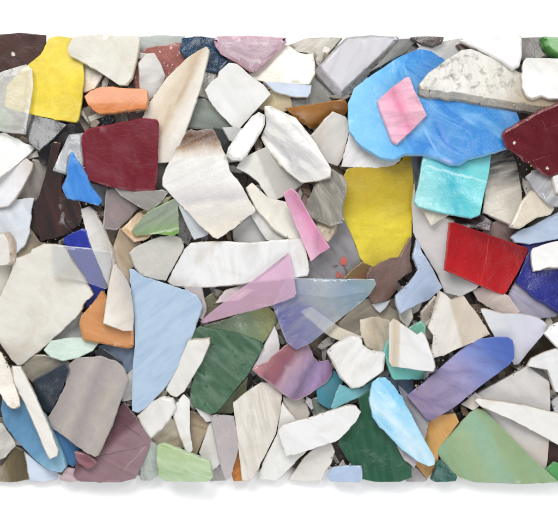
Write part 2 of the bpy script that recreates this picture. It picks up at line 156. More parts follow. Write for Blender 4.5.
S(6, "grey lavender tapering shard at bottom, left of striated cream shard", "211,416 216,415 234,417 237,435 238,452 231,477 226,482 222,470 216,440", (184,174,176), rough=.3, th=6, c2=(200,192,190), st=(80,3,.4))
S(5, "grey shard at bottom edge below white chunky shard", "206,472 221,461 226,482 210,484", (168,164,160))
S(5, "small orange sliver at bottom edge beside striated cream shard", "232,472 239,446 245,470 243,482 234,483", (222,140,60))
S(7.5, "cream shard with tan lengthwise streaks, bottom centre", "233,403 245,393 262,382 272,383 282,394 281,412 276,434 264,458 254,477 250,483 242,481 239,455 236,428", (230,226,218), c2=(198,182,164), st=(76,6,.6), rough=.3, th=7)
S(7, "white shard with dark specks under left end of white bar", "282,402 296,420 312,446 297,460 283,476 276,484 258,480 264,460 277,434", (238,238,234), sp=((60,56,52),30,.74), th=7)
S(6.5, "pale taupe shard below bottom point of mauve shard", "283,396 296,400 304,398 310,414 303,428 292,422 284,408", (214,206,196), c2=(190,176,160), st=(70,3,.5))
S(8.5, "white bar shard with chipped right end, bottom centre", "278,430 283,425 313,417 330,411 346,406 356,406 361,412 356,422 349,430 336,442 319,447 299,454 286,457 281,443", (240,240,240), th=7, rough=.33, edge_j=.8, mot=.03)
S(7, "white ridged shard at bottom edge, right of speckled white shard", "296,470 302,460 312,450 328,440 334,452 331,464 326,470 322,482 304,485 288,482", (232,228,222), fc=[((326,472),(308,452),-.3)], th=7)
S(7, "light blue small slab at bottom edge left of green slab", "327,476 332,468 345,466 360,466 362,478 359,485 330,484", (182,202,230), c2=(160,186,224), st=(0,3,.5), rough=.3, edge_j=0.2)
# ---- left side
S(8, "white pointed shard at left edge under frosted clear shard", "-14,136 4,132 14,137 25,143 34,145 34,148 27,156 10,171 0,179 -14,184", (236,237,234), th=7, rough=.3, mot=.03)
S(6, "dark slate glass shard below bottom edge of large yellow shard", "27,112 50,118 66,124 52,139 38,151 28,142 25,128", (42,44,52), c2=(70,72,82), st=(-40,3,.5), rough=.22, bmp=2, edge_j=0.3)
S(5, "black brown shard right of dark slate shard, under yellow corner", "38,152 55,138 66,124 78,121 85,132 70,138 63,152 50,168 40,162", (40,34,34), rough=.3, bmp=2)
S(6.1, "glossy black brown chunk with sharp highlights, left of small blue shard", "54,143 62,144 58,160 66,180 77,198 81,210 80,224 68,234 52,240 38,243 33,228 31,208 38,196 46,172", (44,26,26), c2=(96,52,42), st=(80,3,.5), rough=.05, bmp=1, rid=(80,3.2,3.2), spec=.9, dust=0, scr=0, mot=.02, th=13, fc=[((62,180),(42,240),.35),((56,150),(60,240),-.5)], ec=(70,44,40))
S(7, "lavender white shard at left edge below pointed white shard", "-14,182 8,172 26,158 33,163 32,169 22,188 15,199 8,206 -14,210", (228,228,232), th=7, gr=((0,190),(30,170),[(0,(230,230,236)),(.7,(232,230,230)),(1,(214,206,198))]))
S(4, "grey shard behind lavender white shard, beside glossy black chunk", "18,192 33,160 50,164 46,182 38,200 28,206 14,204", (164,156,148))
S(6, "pale blue white shard at left edge below lavender white shard", "0,208 16,199 34,198 31,210 30,232 26,244 14,256 4,238 -12,226 -10,210", (212,219,228), th=6, mot=.03)
S(4.5, "olive tan triangular shard below glossy black chunk", "12,252 30,228 40,242 52,244 32,262 18,262", (172,156,130), gr=((16,252),(38,240),[(0,(200,184,150)),(.5,(176,162,136)),(1,(132,120,104))]))
S(7.5, "thick white shard with tan side standing at left edge", "-12,233 4,234 9,242 10,262 7,265 -12,267", (234,230,224), sk=(4,0), ec=(196,172,146), th=9)
S(6, "cream shard at left edge behind large cream white shard", "-12,264 10,263 16,260 8,285 0,302 -12,302", (226,222,208))
S(8, "large cream white shard with irregular outline, left side", "38,247 44,244 60,245 67,249 72,260 86,280 94,295 84,304 81,312 60,333 43,348 21,366 15,367 9,361 -2,345 -12,320 -2,298 8,278 14,259 28,254", (233,230,221), c2=(222,215,200), st=(15,2,.5), th=7, rough=.3, bev=1.6, edge_j=.7)
S(9, "clear thin glass shard over large cream white shard and cobalt piece", "52,246 62,246 90,249 112,253 110,270 108,287 105,289 88,283 70,278 54,275", (226,228,230), a=.22, rough=.12, th=4, edge_j=.15, ec=(240,242,244), ea=.8, tint=(246,248,250))
S(6.5, "cobalt blue glass shard partly under clear thin shard, left side", "64,238 82,229 86,231 90,245 98,262 106,280 105,292 95,303 86,309 84,290 76,265 66,246", (44,62,172), c2=(30,36,110), st=(60,4,.6), rough=.22, bmp=2, th=8)
S(6.8, "white upright shard right of glossy black chunk", "80,209 88,206 95,212 101,226 110,245 114,262 108,286 100,268 92,250 85,232", (230,228,224), gr=((86,240),(108,232),[(0,(236,234,230)),(.5,(222,218,212)),(1,(176,170,164))]), th=7)
S(5.5, "tan cream curved shard left of grey rounded shard", "120,228 134,236 144,246 138,264 129,270 132,302 120,297 111,268 114,246", (196,176,150), gr=((112,262),(138,252),[(0,(226,214,198)),(.4,(190,168,138)),(1,(172,150,122))]))
S(7.5, "cream shard lying on orange shard, left of light blue shard", "114,262 124,275 131,290 134,315 133,331 124,331 104,323 107,300 110,280", (230,222,212), gr=((107,310),(132,302),[(0,(236,230,222)),(.5,(226,216,204)),(1,(196,190,186))]), th=6)
S(7, "glossy orange tan shard beneath cream shard, left of light blue shard", "103,290 110,300 118,318 134,326 134,347 128,349 97,343 84,340 80,325 82,316 94,303", (218,152,92), c2=(188,118,62), st=(20,3,.5), rough=.15, th=9, bev=3, ec=(232,160,84))
S(6.5, "pale mint glass shard below large cream white shard", "46,349 53,340 72,337 90,337 101,341 94,350 80,357 65,360 53,356", (186,212,192), c2=(214,224,222), st=(10,3,.6), rough=.18, spec=.25)
S(6, "light grey shard between large cream white shard and orange tan shard", "50,341 66,326 80,310 89,320 86,338 70,341", (206,206,206))
S(6, "clear olive grey glass shard below large cream white shard's lower side", "21,368 35,355 60,357 72,364 60,375 34,384 27,378", (158,150,130), a=.7, rough=.12, c2=(200,192,176), st=(-20,4,.6))
S(6.2, "dark slate blue glass shard left of lavender grey slab", "33,381 50,372 66,363 70,370 63,388 50,414 44,414 37,400", (54,64,76), c2=(40,46,56), st=(60,3,.6), rough=.25, bmp=2)
S(8, "large lavender grey slab with grainy face, lower left", "67,367 75,358 88,357 100,356 113,360 120,364 125,371 128,379 123,393 112,425 98,455 95,457 77,447 50,427 47,418 55,405 65,385", (180,169,164), c2=(168,160,168), st=(-55,3,.5), rough=.42, th=8, mot=.14, gr=((58,392),(120,418),[(0,(156,148,144)),(.3,(186,176,168)),(.5,(160,152,150)),(.75,(184,174,164)),(1,(168,160,154))]), ec=(200,190,184))
S(5.5, "blue grey glass shard below glossy orange tan shard", "98,346 110,342 134,346 134,370 128,374 118,362 98,354", (124,144,170), rough=.25)
S(5.6, "small dark slate chip above top edge of lavender grey slab", "94,351 104,349 122,362 110,364 97,360", (52,56,62))
S(5, "pale grey sliver between lavender grey slab and light blue shard", "124,378 133,370 134,400 122,402", (200,196,194))
S(6.5, "dusky purple glass slab with cracked face, bottom left", "124,402 130,410 137,418 152,440 149,448 142,464 134,479 120,485 80,484 73,476 78,455 94,436 110,416", (136,108,114), gr=((113,424),(134,448),[(0,(96,66,74)),(.35,(110,76,84)),(.55,(150,120,128)),(1,(154,126,132))]), c2=(130,92,102), st=(25,3,.4), rough=.3, th=7, fc=[((92,462),(150,446),.12),((150,446),(132,480),.25)], ln=[((122,422),(142,436),.45,(40,22,28),.9),((94,457),(128,450),.4,(50,28,34),.9),((128,450),(149,444),.35,(60,36,42),.7),((124,470),(146,446),.6,(196,172,178),.7)])  # dark start of the gradient paints the lavender slab's shadow
S(6.6, "small dark rose chip below bottom corner of lavender grey slab", "74,452 88,455 97,463 88,470 78,463", (128,84,92), c2=(190,130,140), st=(30,4,.6))
S(6.3, "medium blue glass shard under lower left side of lavender grey slab", "48,424 64,434 80,446 80,460 73,468 66,462 58,448", (56,112,164), c2=(90,140,184), st=(60,4,.5), rough=.22, th=6)
S(6.8, "long rounded steel blue shard under white bar, lower left", "2,396 8,392 25,400 45,415 56,440 64,458 66,467 61,473 48,471 36,462 26,452 13,438 3,424 0,410", (90,154,200), gr=((20,420),(60,470),[(0,(90,142,182)),(.6,(100,154,194)),(.85,(140,190,218)),(1,(160,204,226))]), c2=(120,176,214), st=(-60,3,.4), rough=.34, th=7, ec=(140,190,214))
S(8, "long thin white bar on the steel blue shard, lower left", "12,367 20,367 25,376 36,398 48,425 58,450 57,456 50,459 46,452 34,424 22,398 14,382", (238,235,228), th=8, sk=(-1.5,1), mot=.03)
S(8, "beige white bar at left edge left of long thin white bar", "-12,345 0,353 10,369 20,398 21,405 13,408 8,405 0,393 -12,385", (228,220,208), th=7)
S(6, "pale grey shard at left edge below steel blue shard", "-12,420 2,424 13,440 15,446 4,458 -12,464", (210,206,198), sp=((190,180,165),20,.6))
S(5, "olive brown shard in the bottom left corner", "-4,476 15,446 28,452 29,480 14,485 -6,484", (118,104,76), gr=((0,470),(26,464),[(0,(176,164,140)),(.3,(120,106,76)),(1,(96,84,60))]))
S(5.5, "pale blue white shard at bottom edge below steel blue shard", "26,452 38,462 48,470 58,472 57,481 44,485 30,482", (206,220,238))
S(5.5, "pale pink shard at bottom edge left of dusky purple slab", "60,480 66,468 75,470 80,482 70,485", (206,182,186))
S(5.5, "grey green glass sliver between dusky purple slab and light green shard", "140,468 151,441 159,446 158,476 150,483 140,482", (146,156,146), rough=.15, c2=(190,200,194), st=(75,4,.6))
S(7, "clear frosted glass shard under bottom edge of maroon slab", "114,187 155,190 169,191 161,202 149,212 138,206 122,196", (196,190,184), a=.62, rough=.2, ec=(240,240,238), ea=.95, bev=1.8)
S(6.8, "clear pinkish glass shard below left corner of maroon slab", "107,189 118,189 138,208 128,220 117,230 103,229 105,210", (192,176,176), a=.55, rough=.2, ec=(236,234,232), ea=.95, bev=1.8)
S(6.4, "rose red shard seen through clear pinkish glass", "114,203 133,204 126,217 112,223 108,214", (192,104,118))
S(6.6, "golden tan shard under green striped shard", "122,229 138,213 150,205 162,210 152,235 145,240 135,242", (218,178,132), th=6, rough=.25)
S(7.5, "grey green striped glass shard with bright green bottom edge, left of centre", "132,231 147,213 162,205 174,199 178,202 179,233 172,236 158,234 136,236", (142,164,128), gr=((150,212),(156,236),[(0,(150,158,142)),(.5,(150,166,138)),(.82,(142,172,116)),(.9,(206,220,184)),(.94,(150,186,110)),(1,(120,170,70))]), c2=(104,124,106), st=(-35,6,.5), rough=.22, th=8, ec=(140,184,90), edge_j=0.2)
S(6.9, "grey white rounded shard below green striped shard", "131,253 135,248 153,239 172,234 181,238 184,247 175,264 166,281 158,280 143,276 136,267", (204,202,194), c2=(190,186,178), st=(40,3,.4), th=7)
S(4, "grey shard in gap left of scorched white shard's lower corner", "174,198 186,208 194,234 188,246 178,240", (150,150,148))
S(7.5, "small bright blue curled shard at left edge of maroon slab", "72,155 75,154 80,163 88,176 91,186 102,201 98,206 80,201 67,199 63,189 68,178 69,166", (46,136,226), c2=(110,176,240), st=(70,4,.5), rough=.25, th=8, bev=2, fc=[((72,160),(90,200),.3)])
S(7, "clear grey glass shard between black chunk and maroon slab", "54,170 62,150 69,134 86,132 88,160 80,172 67,174", (166,170,176), a=.72, rough=.1, c2=(210,214,218), st=(60,4,.6), ec=(232,235,238), bev=1.8)
S(6.5, "blue grey clear glass chip right of small bright blue shard", "88,182 108,186 110,200 103,207 95,198", (140,150,162), a=.85, rough=.12, c2=(190,196,204), st=(80,6,.7))
S(5, "olive grey shard between maroon slab and scorched white shard", "154,160 176,157 168,172 166,188 172,194 156,194", (132,126,114))
S(4.2, "brown olive shard at left corner of scorched white shard", "154,196 172,192 186,208 178,214 160,210", (120,104,80))
S(6, "pinkish white shard peeking out between white bar and pink wedge", "216,303 226,290 243,284 254,290 240,300", (214,200,204), th=5)
S(5, "grey pink shard right of light blue shard's upper edge", "184,287 201,287 206,308 202,320 192,312", (192,182,182))
S(4, "dark olive shard in gap between light blue shard and pink wedge", "198,302 214,292 222,304 208,318 198,322", (108,106,78))
S(6, "pale grey chip left of the white rounded bar, below white diamond", "223,128 235,127 246,129 237,142 230,141", (206,208,206))
S(5, "dark slate grey chip between scorched shard and white rounded bar", "214,128 228,132 236,144 230,158 222,148", (72,76,76), rough=.2)
S(5.2, "slate grey glass strip between mustard slab and turquoise slab", "411,156 427,150 422,182 414,202", (120,120,134), rough=.2)
S(6, "slate grey glass shard between sky blue shard and blue purple bar", "398,384 410,396 429,420 424,442 416,432 404,406", (136,138,152), c2=(180,170,156), st=(60,4,.6), rough=.2)
S(5.8, "slate blue glass shard under mint block and blue purple bar", "384,376 394,378 414,380 412,396 402,394 390,388", (112,140,164), rough=.2)
S(7.2, "pinkish grey sliver under lower side of sky blue shard", "396,442 418,460 414,468 404,460", (198,184,186), th=4)
def tuck(y): return 37-(37-y)*.55 if y < 37 else 480+(y-480)*.5 if y > 480 else y
for d in SH: d['P'] = [(x, tuck(y)) for x, y in d['P']]
# ---------------------------------------------------------------- dark filler shards added under the heap to shade the gaps
rb = random.Random(3)
DARK = [(92,74,62),(120,104,90),(74,60,56),(140,126,112),(104,94,88),(68,58,54),(128,112,94),(84,78,80)]
def rough_poly(cx, cy, r, rr, n=None):
    n = n or rr.randint(5, 7)
    a0 = rr.random()*6.28
    return [(cx + r*rr.uniform(.8,1.15)*math.cos(a0+6.283*(k+rr.uniform(-.25,.25))/n),
             cy + r*rr.uniform(.8,1.15)*math.sin(a0+6.283*(k+rr.uniform(-.25,.25))/n)) for k in range(n)]
for ly in range(1):
    ny = 8
    for j in range(ny):
        for i in range(11):
            cx = -4 + 56.5*i + (28 if (j+ly) % 2 else 0) + rb.uniform(-5,5)
            cy = (70 + (447-70)*j/(ny-1)) if ly == 0 else (115 + (402-115)*j/(ny-1)) + (0 if j in (0, ny-1) else rb.uniform(-5,5))
            if cx > 572: continue
            P = [(x, min(max(y, 41+rb.uniform(0,5)), 476-rb.uniform(0,5))) for x, y in rough_poly(cx, cy, 37, rb)]
            SH.append(dict(L=ly*.1, P=P, col=rb.choice(DARK), base=True, th=4, rough=.3,
                           label='dark brownish glass shard at the bottom of the heap, glimpsed through gaps'))

# ---------------------------------------------------------------- splinters and crumbs lodged in the gaps
def inside_pt(P, x, y):
    r = False
    for i in range(len(P)):
        x0, y0 = P[i-1]; x1, y1 = P[i]
        if (y0 > y) != (y1 > y) and x < (x1-x0)*(y-y0)/(y1-y0)+x0: r = not r
    return r
MAIN = [(d['P'], min(p[0] for p in d['P']), max(p[0] for p in d['P']), min(p[1] for p in d['P']), max(p[1] for p in d['P']))
        for d in SH if not d.get('base') and (d['L'] >= 4.6 or abs(sum(d['P'][i-1][0]*d['P'][i][1]-d['P'][i][0]*d['P'][i-1][1] for i in range(len(d['P'])))) > 1100)]
def bare(x, y): return not any(a <= x <= b and c <= y <= e and inside_pt(P, x, y) for P, a, b, c, e in MAIN)
GAPS = [(x, y) for y in range(46, 474, 3) for x in range(3, 556, 3) if bare(x, y)]
rs = random.Random(21)
SPL = [(214,208,198),(190,182,170),(160,150,138),(120,108,96),(226,222,214),(176,160,138),(140,146,142),(96,86,80),(200,196,200),(150,120,92)]
taken = []
for _ in range(900):
    if len(taken) >= 105: break
    x, y = rs.choice(GAPS)
    if any(math.hypot(x-u, y-v) < 9 for u, v in taken): continue
    taken.append((x, y))
    ln_, wd_ = rs.uniform(6, 15), rs.uniform(2.6, 6)
    a = rs.uniform(0, 3.14); ca, sa = math.cos(a), math.sin(a)
    P = [(-ln_, rs.uniform(-.4,.4)*wd_), (-ln_*.3, -wd_*rs.uniform(.6,1)), (ln_*rs.uniform(.6,1), -wd_*rs.uniform(.1,.6)),
         (ln_*rs.uniform(.7,1), wd_*rs.uniform(.1,.6)), (-ln_*rs.uniform(.2,.6), wd_*rs.uniform(.5,1))]
    SH.append(dict(L=rs.uniform(3.6, 4.55), P=[(x+p*ca-q*sa, min(max(y+p*sa+q*ca, 40), 477)) for p, q in P], col=rs.choice(SPL), th=rs.uniform(3,6),
                   gmax=.55, splinter=True, rough=.3, edge_j=.5,
                   label='small splinter wedged in a gap between larger shards'))

# ---------------------------------------------------------------- materials
def lin(c):
    out = []
    for v in c[:3]:
        v = v/255.0
        out.append(v/12.92 if v <= .04045 else ((v+.055)/1.055)**2.4)
    return out
GAIN = 0.75
def rgba(c):
    l = lin(c)
    g = .3*l[0]+.59*l[1]+.11*l[2]
    l = [v*.90+g*.10 for v in l]
    k = .008*(1-min(l))
    return tuple(max(.002, min(.9, v*GAIN-k)) for v in l) + (1.0,)

class NT:
    def __init__(s, name):
        s.m = bpy.data.materials.new(name); s.m.use_nodes = True
        s.t = s.m.node_tree; s.t.nodes.clear()
    def n(s, kind, **k):
        nd = s.t.nodes.new(kind)
        for a, v in k.items(): setattr(nd, a, v)
        return nd
    def l(s, a, b): s.t.links.new(a, b)
    def put(s, sock, v):
        if hasattr(v, 'is_output'): s.l(v, sock)
        else: sock.default_value = v
    def math(s, op, a, b=0.0, c=0.0, clamp=False):
        nd = s.n('ShaderNodeMath', operation=op, use_clamp=clamp)
        for i, v in enumerate((a, b, c)): s.put(nd.inputs[i], v)
        return nd.outputs[0]
    def mix(s, f, a, b, mode='MIX'):
        nd = s.n('ShaderNodeMix', data_type='RGBA', blend_type=mode)
        s.put(nd.inputs[0], f); s.put(nd.inputs[6], a); s.put(nd.inputs[7], b)
        return nd.outputs[2]
    def noise(s, vec, scale, detail=3.0, rough=.55, dist=0.0):
        nd = s.n('ShaderNodeTexNoise')
        s.l(vec, nd.inputs['Vector'])
        nd.inputs['Scale'].default_value = scale; nd.inputs['Detail'].default_value = detail
        nd.inputs['Roughness'].default_value = rough; nd.inputs['Distortion'].default_value = dist
        return nd.outputs['Fac']
    def mapped(s, vec, loc=(0,0,0), rot=0.0, scale=(1,1,1)):
        nd = s.n('ShaderNodeMapping')
        s.l(vec, nd.inputs[0]); nd.inputs[1].default_value = loc
        nd.inputs[2].default_value = (0,0,rot); nd.inputs[3].default_value = scale
        return nd.outputs[0]
    def step(s, v, lo, hi):
        nd = s.n('ShaderNodeMapRange', clamp=True)
        s.l(v, nd.inputs[0]); nd.inputs[1].default_value = lo; nd.inputs[2].default_value = hi
        return nd.outputs[0]

def make_material(d, cen, seed):
    rr = random.Random(seed)
    white = min(d['col']) > 198
    t = NT('ceramic' if d.get('nm') else 'glass')
    tc = t.n('ShaderNodeTexCoord')
    # object coordinates, rescaled so that one unit is 100 u, y as in the outline
    P = t.mapped(tc.outputs['Object'], scale=(1/U/100, -1/U/100, 1/U/100))
    off = (rr.uniform(0,50), rr.uniform(0,50), rr.uniform(0,50))
    Q = t.mapped(P, loc=off)
    c = rgba(d['col'])
    if 'gr' in d:
        (a, b, stops) = d['gr']
        ax, ay = (a[0]-cen[0])/100, (a[1]-cen[1])/100
        bx, by = (b[0]-cen[0])/100, (b[1]-cen[1])/100
        dx, dy = bx-ax, by-ay; L2 = dx*dx+dy*dy
        dot = t.n('ShaderNodeVectorMath', operation='DOT_PRODUCT')
        t.l(P, dot.inputs[0]); dot.inputs[1].default_value = (dx/L2, dy/L2, 0)
        f = t.math('SUBTRACT', dot.outputs['Value'], (ax*dx+ay*dy)/L2)
        nz = t.noise(Q, 3.2, 3, .6, .6)
        f = t.math('ADD', f, t.math('MULTIPLY', t.math('SUBTRACT', nz, .5), d.get('gn', .12)*2))
        rp = t.n('ShaderNodeValToRGB'); t.l(f, rp.inputs[0])
        el = rp.color_ramp.elements
        while len(el) > 1: el.remove(el[-1])
        el[0].position = stops[0][0]; el[0].color = rgba(stops[0][1])
        for p_, cc in stops[1:]:
            e = el.new(p_); e.color = rgba(cc)
        c = rp.outputs[0]
    st = d.get('st')
    c2 = d.get('c2')
    if c2 is None and not st:
        k = .80 if white else .70
        c2 = tuple(v*k for v in d['col']); st = (rr.uniform(0,180), rr.uniform(1.4,4.0), rr.uniform(.12,.42) if white else .55)
    if c2 is None: c2 = tuple(v*.85 for v in d['col'])
    ang, sc, am = st if st else (0, 3, .4)
    sv = t.mapped(Q, rot=math.radians(-ang), scale=(1,1,1))
    sv = t.mapped(sv, scale=(.9, 1.0*sc, 1.0))
    s1 = t.noise(sv, 2.3, 5, .58, 1.1)
    c = t.mix(t.math('MULTIPLY', t.step(s1, .42, .66), am), c, rgba(c2))
    # large soft cloudiness and fine grain
    mo = d.get('mot', .07 if white else .13)
    m1 = t.noise(Q, 4.5, 4, .6, .4)
    m2 = t.noise(Q, 38, 4, .65)
    m4 = t.noise(Q, 120, 2, .6)
    m3 = t.noise(Q, 13, 4, .65, .3)
    v = t.math('ADD', 1.0-mo, t.math('MULTIPLY', m1, 2*mo))
    v = t.math('MULTIPLY', v, t.math('ADD', 1-1.2*mo, t.math('MULTIPLY', t.math('ADD', m2, m3), 1.2*mo)))
    v = t.math('MULTIPLY', v, t.math('ADD', 1-.8*mo, t.math('MULTIPLY', m4, 1.6*mo)))
    hs = t.n('ShaderNodeHueSaturation'); t.put(hs.inputs['Color'], c); t.l(v, hs.inputs['Value'])
    c = hs.outputs[0]
    if white and 'gr' not in d:    # faint warm stains
        w = t.step(t.noise(Q, 2.1, 4, .62, .8), .52, .78)
        c = t.mix(t.math('MULTIPLY', w, rr.uniform(.25,.65)), c, rgba((196,178,150)))
    if 'sp' in d:
        pc, ps, th = d['sp'][:3]
        q = t.step(t.noise(Q, ps, 4, .65, .3), th, th+(d['sp'][3] if len(d['sp']) > 3 else .05))
        c = t.mix(t.math('MULTIPLY', q, .9), c, rgba(pc))
    # dust, pits and hair scratches
    lum = sum(d['col'])/3
    dustc = rgba((205,200,195)) if lum < 190 else rgba((150,138,122))
    du = t.step(t.noise(Q, 70, 3, .6), .66, .78)
    c = t.mix(t.math('MULTIPLY', du, d.get('dust', .30 if lum < 190 else .36)), c, dustc)
    scr = d.get('scr', .12)
    for k in range(2):
        a = rr.uniform(0, 3.14)
        s_ = t.mapped(t.mapped(Q, rot=a), scale=(1.0, 60, 1))
        s2 = t.step(t.noise(s_, 3.0, 2, .5, .25), .70, .78)
        c = t.mix(t.math('MULTIPLY', s2, scr), c, dustc)
    # broken frosty rim; coloured glass rims lightened to paint bright edge highlights
    at = t.n('ShaderNodeAttribute', attribute_name='rim')
    rim = at.outputs['Fac']
    ec = d.get('ec')
    if ec is None:
        if d.get('base'): ec = d['col']
        elif white:
            w_ = rr.choice((.15, .4, .7, 1.0))
            ec = tuple(v*(1-w_)+u*w_ for v, u in zip(d['col'], (200,180,150)))
        else: ec = tuple(min(250, v*.8+58) for v in d['col'])
    rn = t.math('MULTIPLY', rim, t.math('ADD', .45, t.math('MULTIPLY', t.noise(Q, 22, 3, .6), .8)), clamp=True)
    c = t.mix(rn, c, rgba(ec))
    for (p, q, wd, lc, la) in d.get('ln', []):
        ax, ay = (p[0]-cen[0])/100, (p[1]-cen[1])/100
        dx, dy = (q[0]-p[0])/100, (q[1]-p[1])/100; L = math.hypot(dx, dy)
        def dotp(vx, vy, o_):
            nd = t.n('ShaderNodeVectorMath', operation='DOT_PRODUCT'); t.l(P, nd.inputs[0])
            nd.inputs[1].default_value = (vx, vy, 0)
            return t.math('SUBTRACT', nd.outputs['Value'], o_)
        al_ = dotp(dx/L, dy/L, (ax*dx+ay*dy)/L)
        pe = dotp(-dy/L, dx/L, (-ax*dy+ay*dx)/L)
        pe = t.math('ABSOLUTE', t.math('ADD', pe, t.math('MULTIPLY', t.math('SUBTRACT', t.noise(Q, 7, 3), .5), .05)))
        ok = t.math('MULTIPLY', t.math('SUBTRACT', 1.0, t.step(pe, wd*.001, wd*.013)),
                    t.math('MULTIPLY', t.step(al_, -.02, .04), t.math('SUBTRACT', 1.0, t.step(al_, L-.04, L+.02))))
        ok = t.math('MULTIPLY', ok, t.math('ADD', .25, t.noise(Q, 25, 2)), clamp=True)
        c = t.mix(t.math('MULTIPLY', ok, la), c, rgba(lc))
    # tiny chips given by hand
    for (px, py, pr) in d.get('chips', []):
        vm = t.n('ShaderNodeVectorMath', operation='DISTANCE'); t.l(t.mapped(P, scale=(1,1,0)), vm.inputs[0])
        vm.inputs[1].default_value = ((px-cen[0])/100, (py-cen[1])/100, 0)
        dd = t.math('ADD', vm.outputs['Value'], t.math('MULTIPLY', t.math('SUBTRACT', t.noise(Q, 40, 2), .5), .06))
        c = t.mix(t.math('SUBTRACT', 1.0, t.step(dd, pr*.006, pr*.012)), c, rgba((225,215,205)))
    # bump: slow waviness of rolled glass, grain, chipped rim
    b = d.get('bmp', 1.0)
    h = t.math('MULTIPLY', t.noise(Q, 4.5, 1.5, .45, .15), .36*b)
    h = t.math('ADD', h, t.math('MULTIPLY', t.noise(Q, 30, 2, .5), .03*min(b, 1.5)))
    h = t.math('ADD', h, t.math('ADD', t.math('MULTIPLY', m2, .05), t.math('MULTIPLY', m4, .022)))
    if 'rid' in d:
        ra, rs, rv = d['rid']
        rg = t.noise(t.mapped(t.mapped(Q, rot=math.radians(-ra)), scale=(1.1, rs, 1)), 1.6, 2, .4, .5)
        h = t.math('ADD', h, t.math('MULTIPLY', rg, rv))
    h = t.math('ADD', h, t.math('MULTIPLY', rim, t.math('MULTIPLY', t.noise(Q, 16, 4, .65, .6), .85)))
    bp = t.n('ShaderNodeBump'); bp.inputs['Strength'].default_value = .55
    bp.inputs['Distance'].default_value = .0022
    t.l(h, bp.inputs['Height'])
    pb = t.n('ShaderNodeBsdfPrincipled')
    t.l(c, pb.inputs['Base Color'])
    ro = max(.04, d.get('rough', .32)-.13) if not d.get('nm') else d.get('rough', .4)
    t.l(t.math('ADD', ro-.05, t.math('ADD', t.math('MULTIPLY', m1, .14), t.math('MULTIPLY', rim, .10))), pb.inputs['Roughness'])
    t.l(bp.outputs[0], pb.inputs['Normal'])
    pb.inputs['IOR'].default_value = 1.5
    pb.inputs['Specular IOR Level'].default_value = d.get('spec', .48)
    if not d.get('base') and 'a' not in d and not d.get('nm'):
        pb.inputs['Subsurface Weight'].default_value = .22 if white else .12
        pb.inputs['Subsurface Radius'].default_value = (1,.92,.82)
        pb.inputs['Subsurface Scale'].default_value = .0016
    out = t.n('ShaderNodeOutputMaterial')
    if 'a' in d:
        tr = t.n('ShaderNodeBsdfTransparent')
        tint = d.get('tint')
        if tint: tr.inputs[0].default_value = tuple(lin(tint))+(1,)
        else: tr.inputs[0].default_value = tuple(.25+.75*v for v in lin(d['col']))+(1,)
        per = d['a']
        geo = t.n('ShaderNodeNewGeometry')
        front = t.math('SUBTRACT', 1.0, geo.outputs['Backfacing'])   # the colour sits in the upper skin
        t.l(t.mix(front, (1,1,1,1), tuple(tr.inputs[0].default_value)), tr.inputs[0])
        al = t.math('MULTIPLY', per, t.math('ADD', .7, t.math('MULTIPLY', s1, .6)))
        al = t.math('ADD', al, t.math('MULTIPLY', rim, max(0.0, d.get('ea', .7)-per)), clamp=True)
        al = t.math('ADD', al, t.math('MULTIPLY', du, .12), clamp=True)
        al = t.math('MULTIPLY', al, front)
        ms = t.n('ShaderNodeMixShader'); t.l(al, ms.inputs[0])
        t.l(tr.outputs[0], ms.inputs[1]); t.l(pb.outputs[0], ms.inputs[2])
        gl = t.n('ShaderNodeBsdfGlossy'); gl.inputs['Roughness'].default_value = max(.04, ro*.5)
        t.l(bp.outputs[0], gl.inputs['Normal'])
        fr = t.n('ShaderNodeFresnel'); fr.inputs[0].default_value = 1.5
        t.l(bp.outputs[0], fr.inputs['Normal'])
        m2s = t.n('ShaderNodeMixShader'); t.l(t.math('MULTIPLY', t.math('MINIMUM', fr.outputs[0], .5), t.math('MULTIPLY', front, .7)), m2s.inputs[0])
        t.l(ms.outputs[0], m2s.inputs[1]); t.l(gl.outputs[0], m2s.inputs[2])
        t.l(m2s.outputs[0], out.inputs[0])
    else:
        t.l(pb.outputs[0], out.inputs[0])
    return t.m

# ---------------------------------------------------------------- shape helpers
def area2(P): return sum(P[i-1][0]*P[i][1]-P[i][0]*P[i-1][1] for i in range(len(P)))
def resample(P, step, jit, rr):
    """densify, nip the corners and roughen an outline"""
    n = len(P); out = []
    for i in range(n):
        a, p, b = Vector(P[i-1]), Vector(P[i]), Vector(P[(i+1) % n])
        da, db = (a-p), (b-p)
        k = min(.8, .2*da.length, .2*db.length)
        out.append(p+da.normalized()*k); out.append(p+(da.normalized()+db.normalized())*k*.22)
        out.append(p+db.normalized()*k)
    res = []
    n = len(out); s0 = rr.uniform(0, 99)
    tot = sum((out[(i+1) % n]-out[i]).length for i in range(n))
    bites = [(rr.uniform(0, tot), rr.uniform(1.6, 4.2), rr.uniform(.35, 1.1)) for _ in range(int(tot/26*rr.uniform(.3, 1.4)))]
    arc = 0.0
    for i in range(n):
        p, q = out[i], out[(i+1) % n]
        L = (q-p).length
        m = max(1, int(round(L/step)))
        d = (q-p)/max(L, 1e-6); nn = Vector((-d.y, d.x))
        for k in range(m):
            r = p + (q-p)*(k/m)
            if L > 4 and k > 0:
                s = arc + L*k/m
                j = noise.noise((s*.07, s0, 0))*.9 + noise.noise((s*.3, s0, 5))*.35 + noise.noise((s*.9, s0, 6))*.25 + max(0, noise.noise((s*.21, s0, 9))-.25)*2.0
                e = min(1, 4*k/m, 4*(m-k)/m)
                r = r + nn*(j*jit*e)
                for bs, bw, bd in bites:
                    q_ = (s-bs)/bw
                    if abs(q_) < 1: r = r - nn*(bd*math.sqrt(1-q_*q_)*e*min(1.6, jit*1.6))
            res.append((r.x, r.y))
        arc += L
    return res
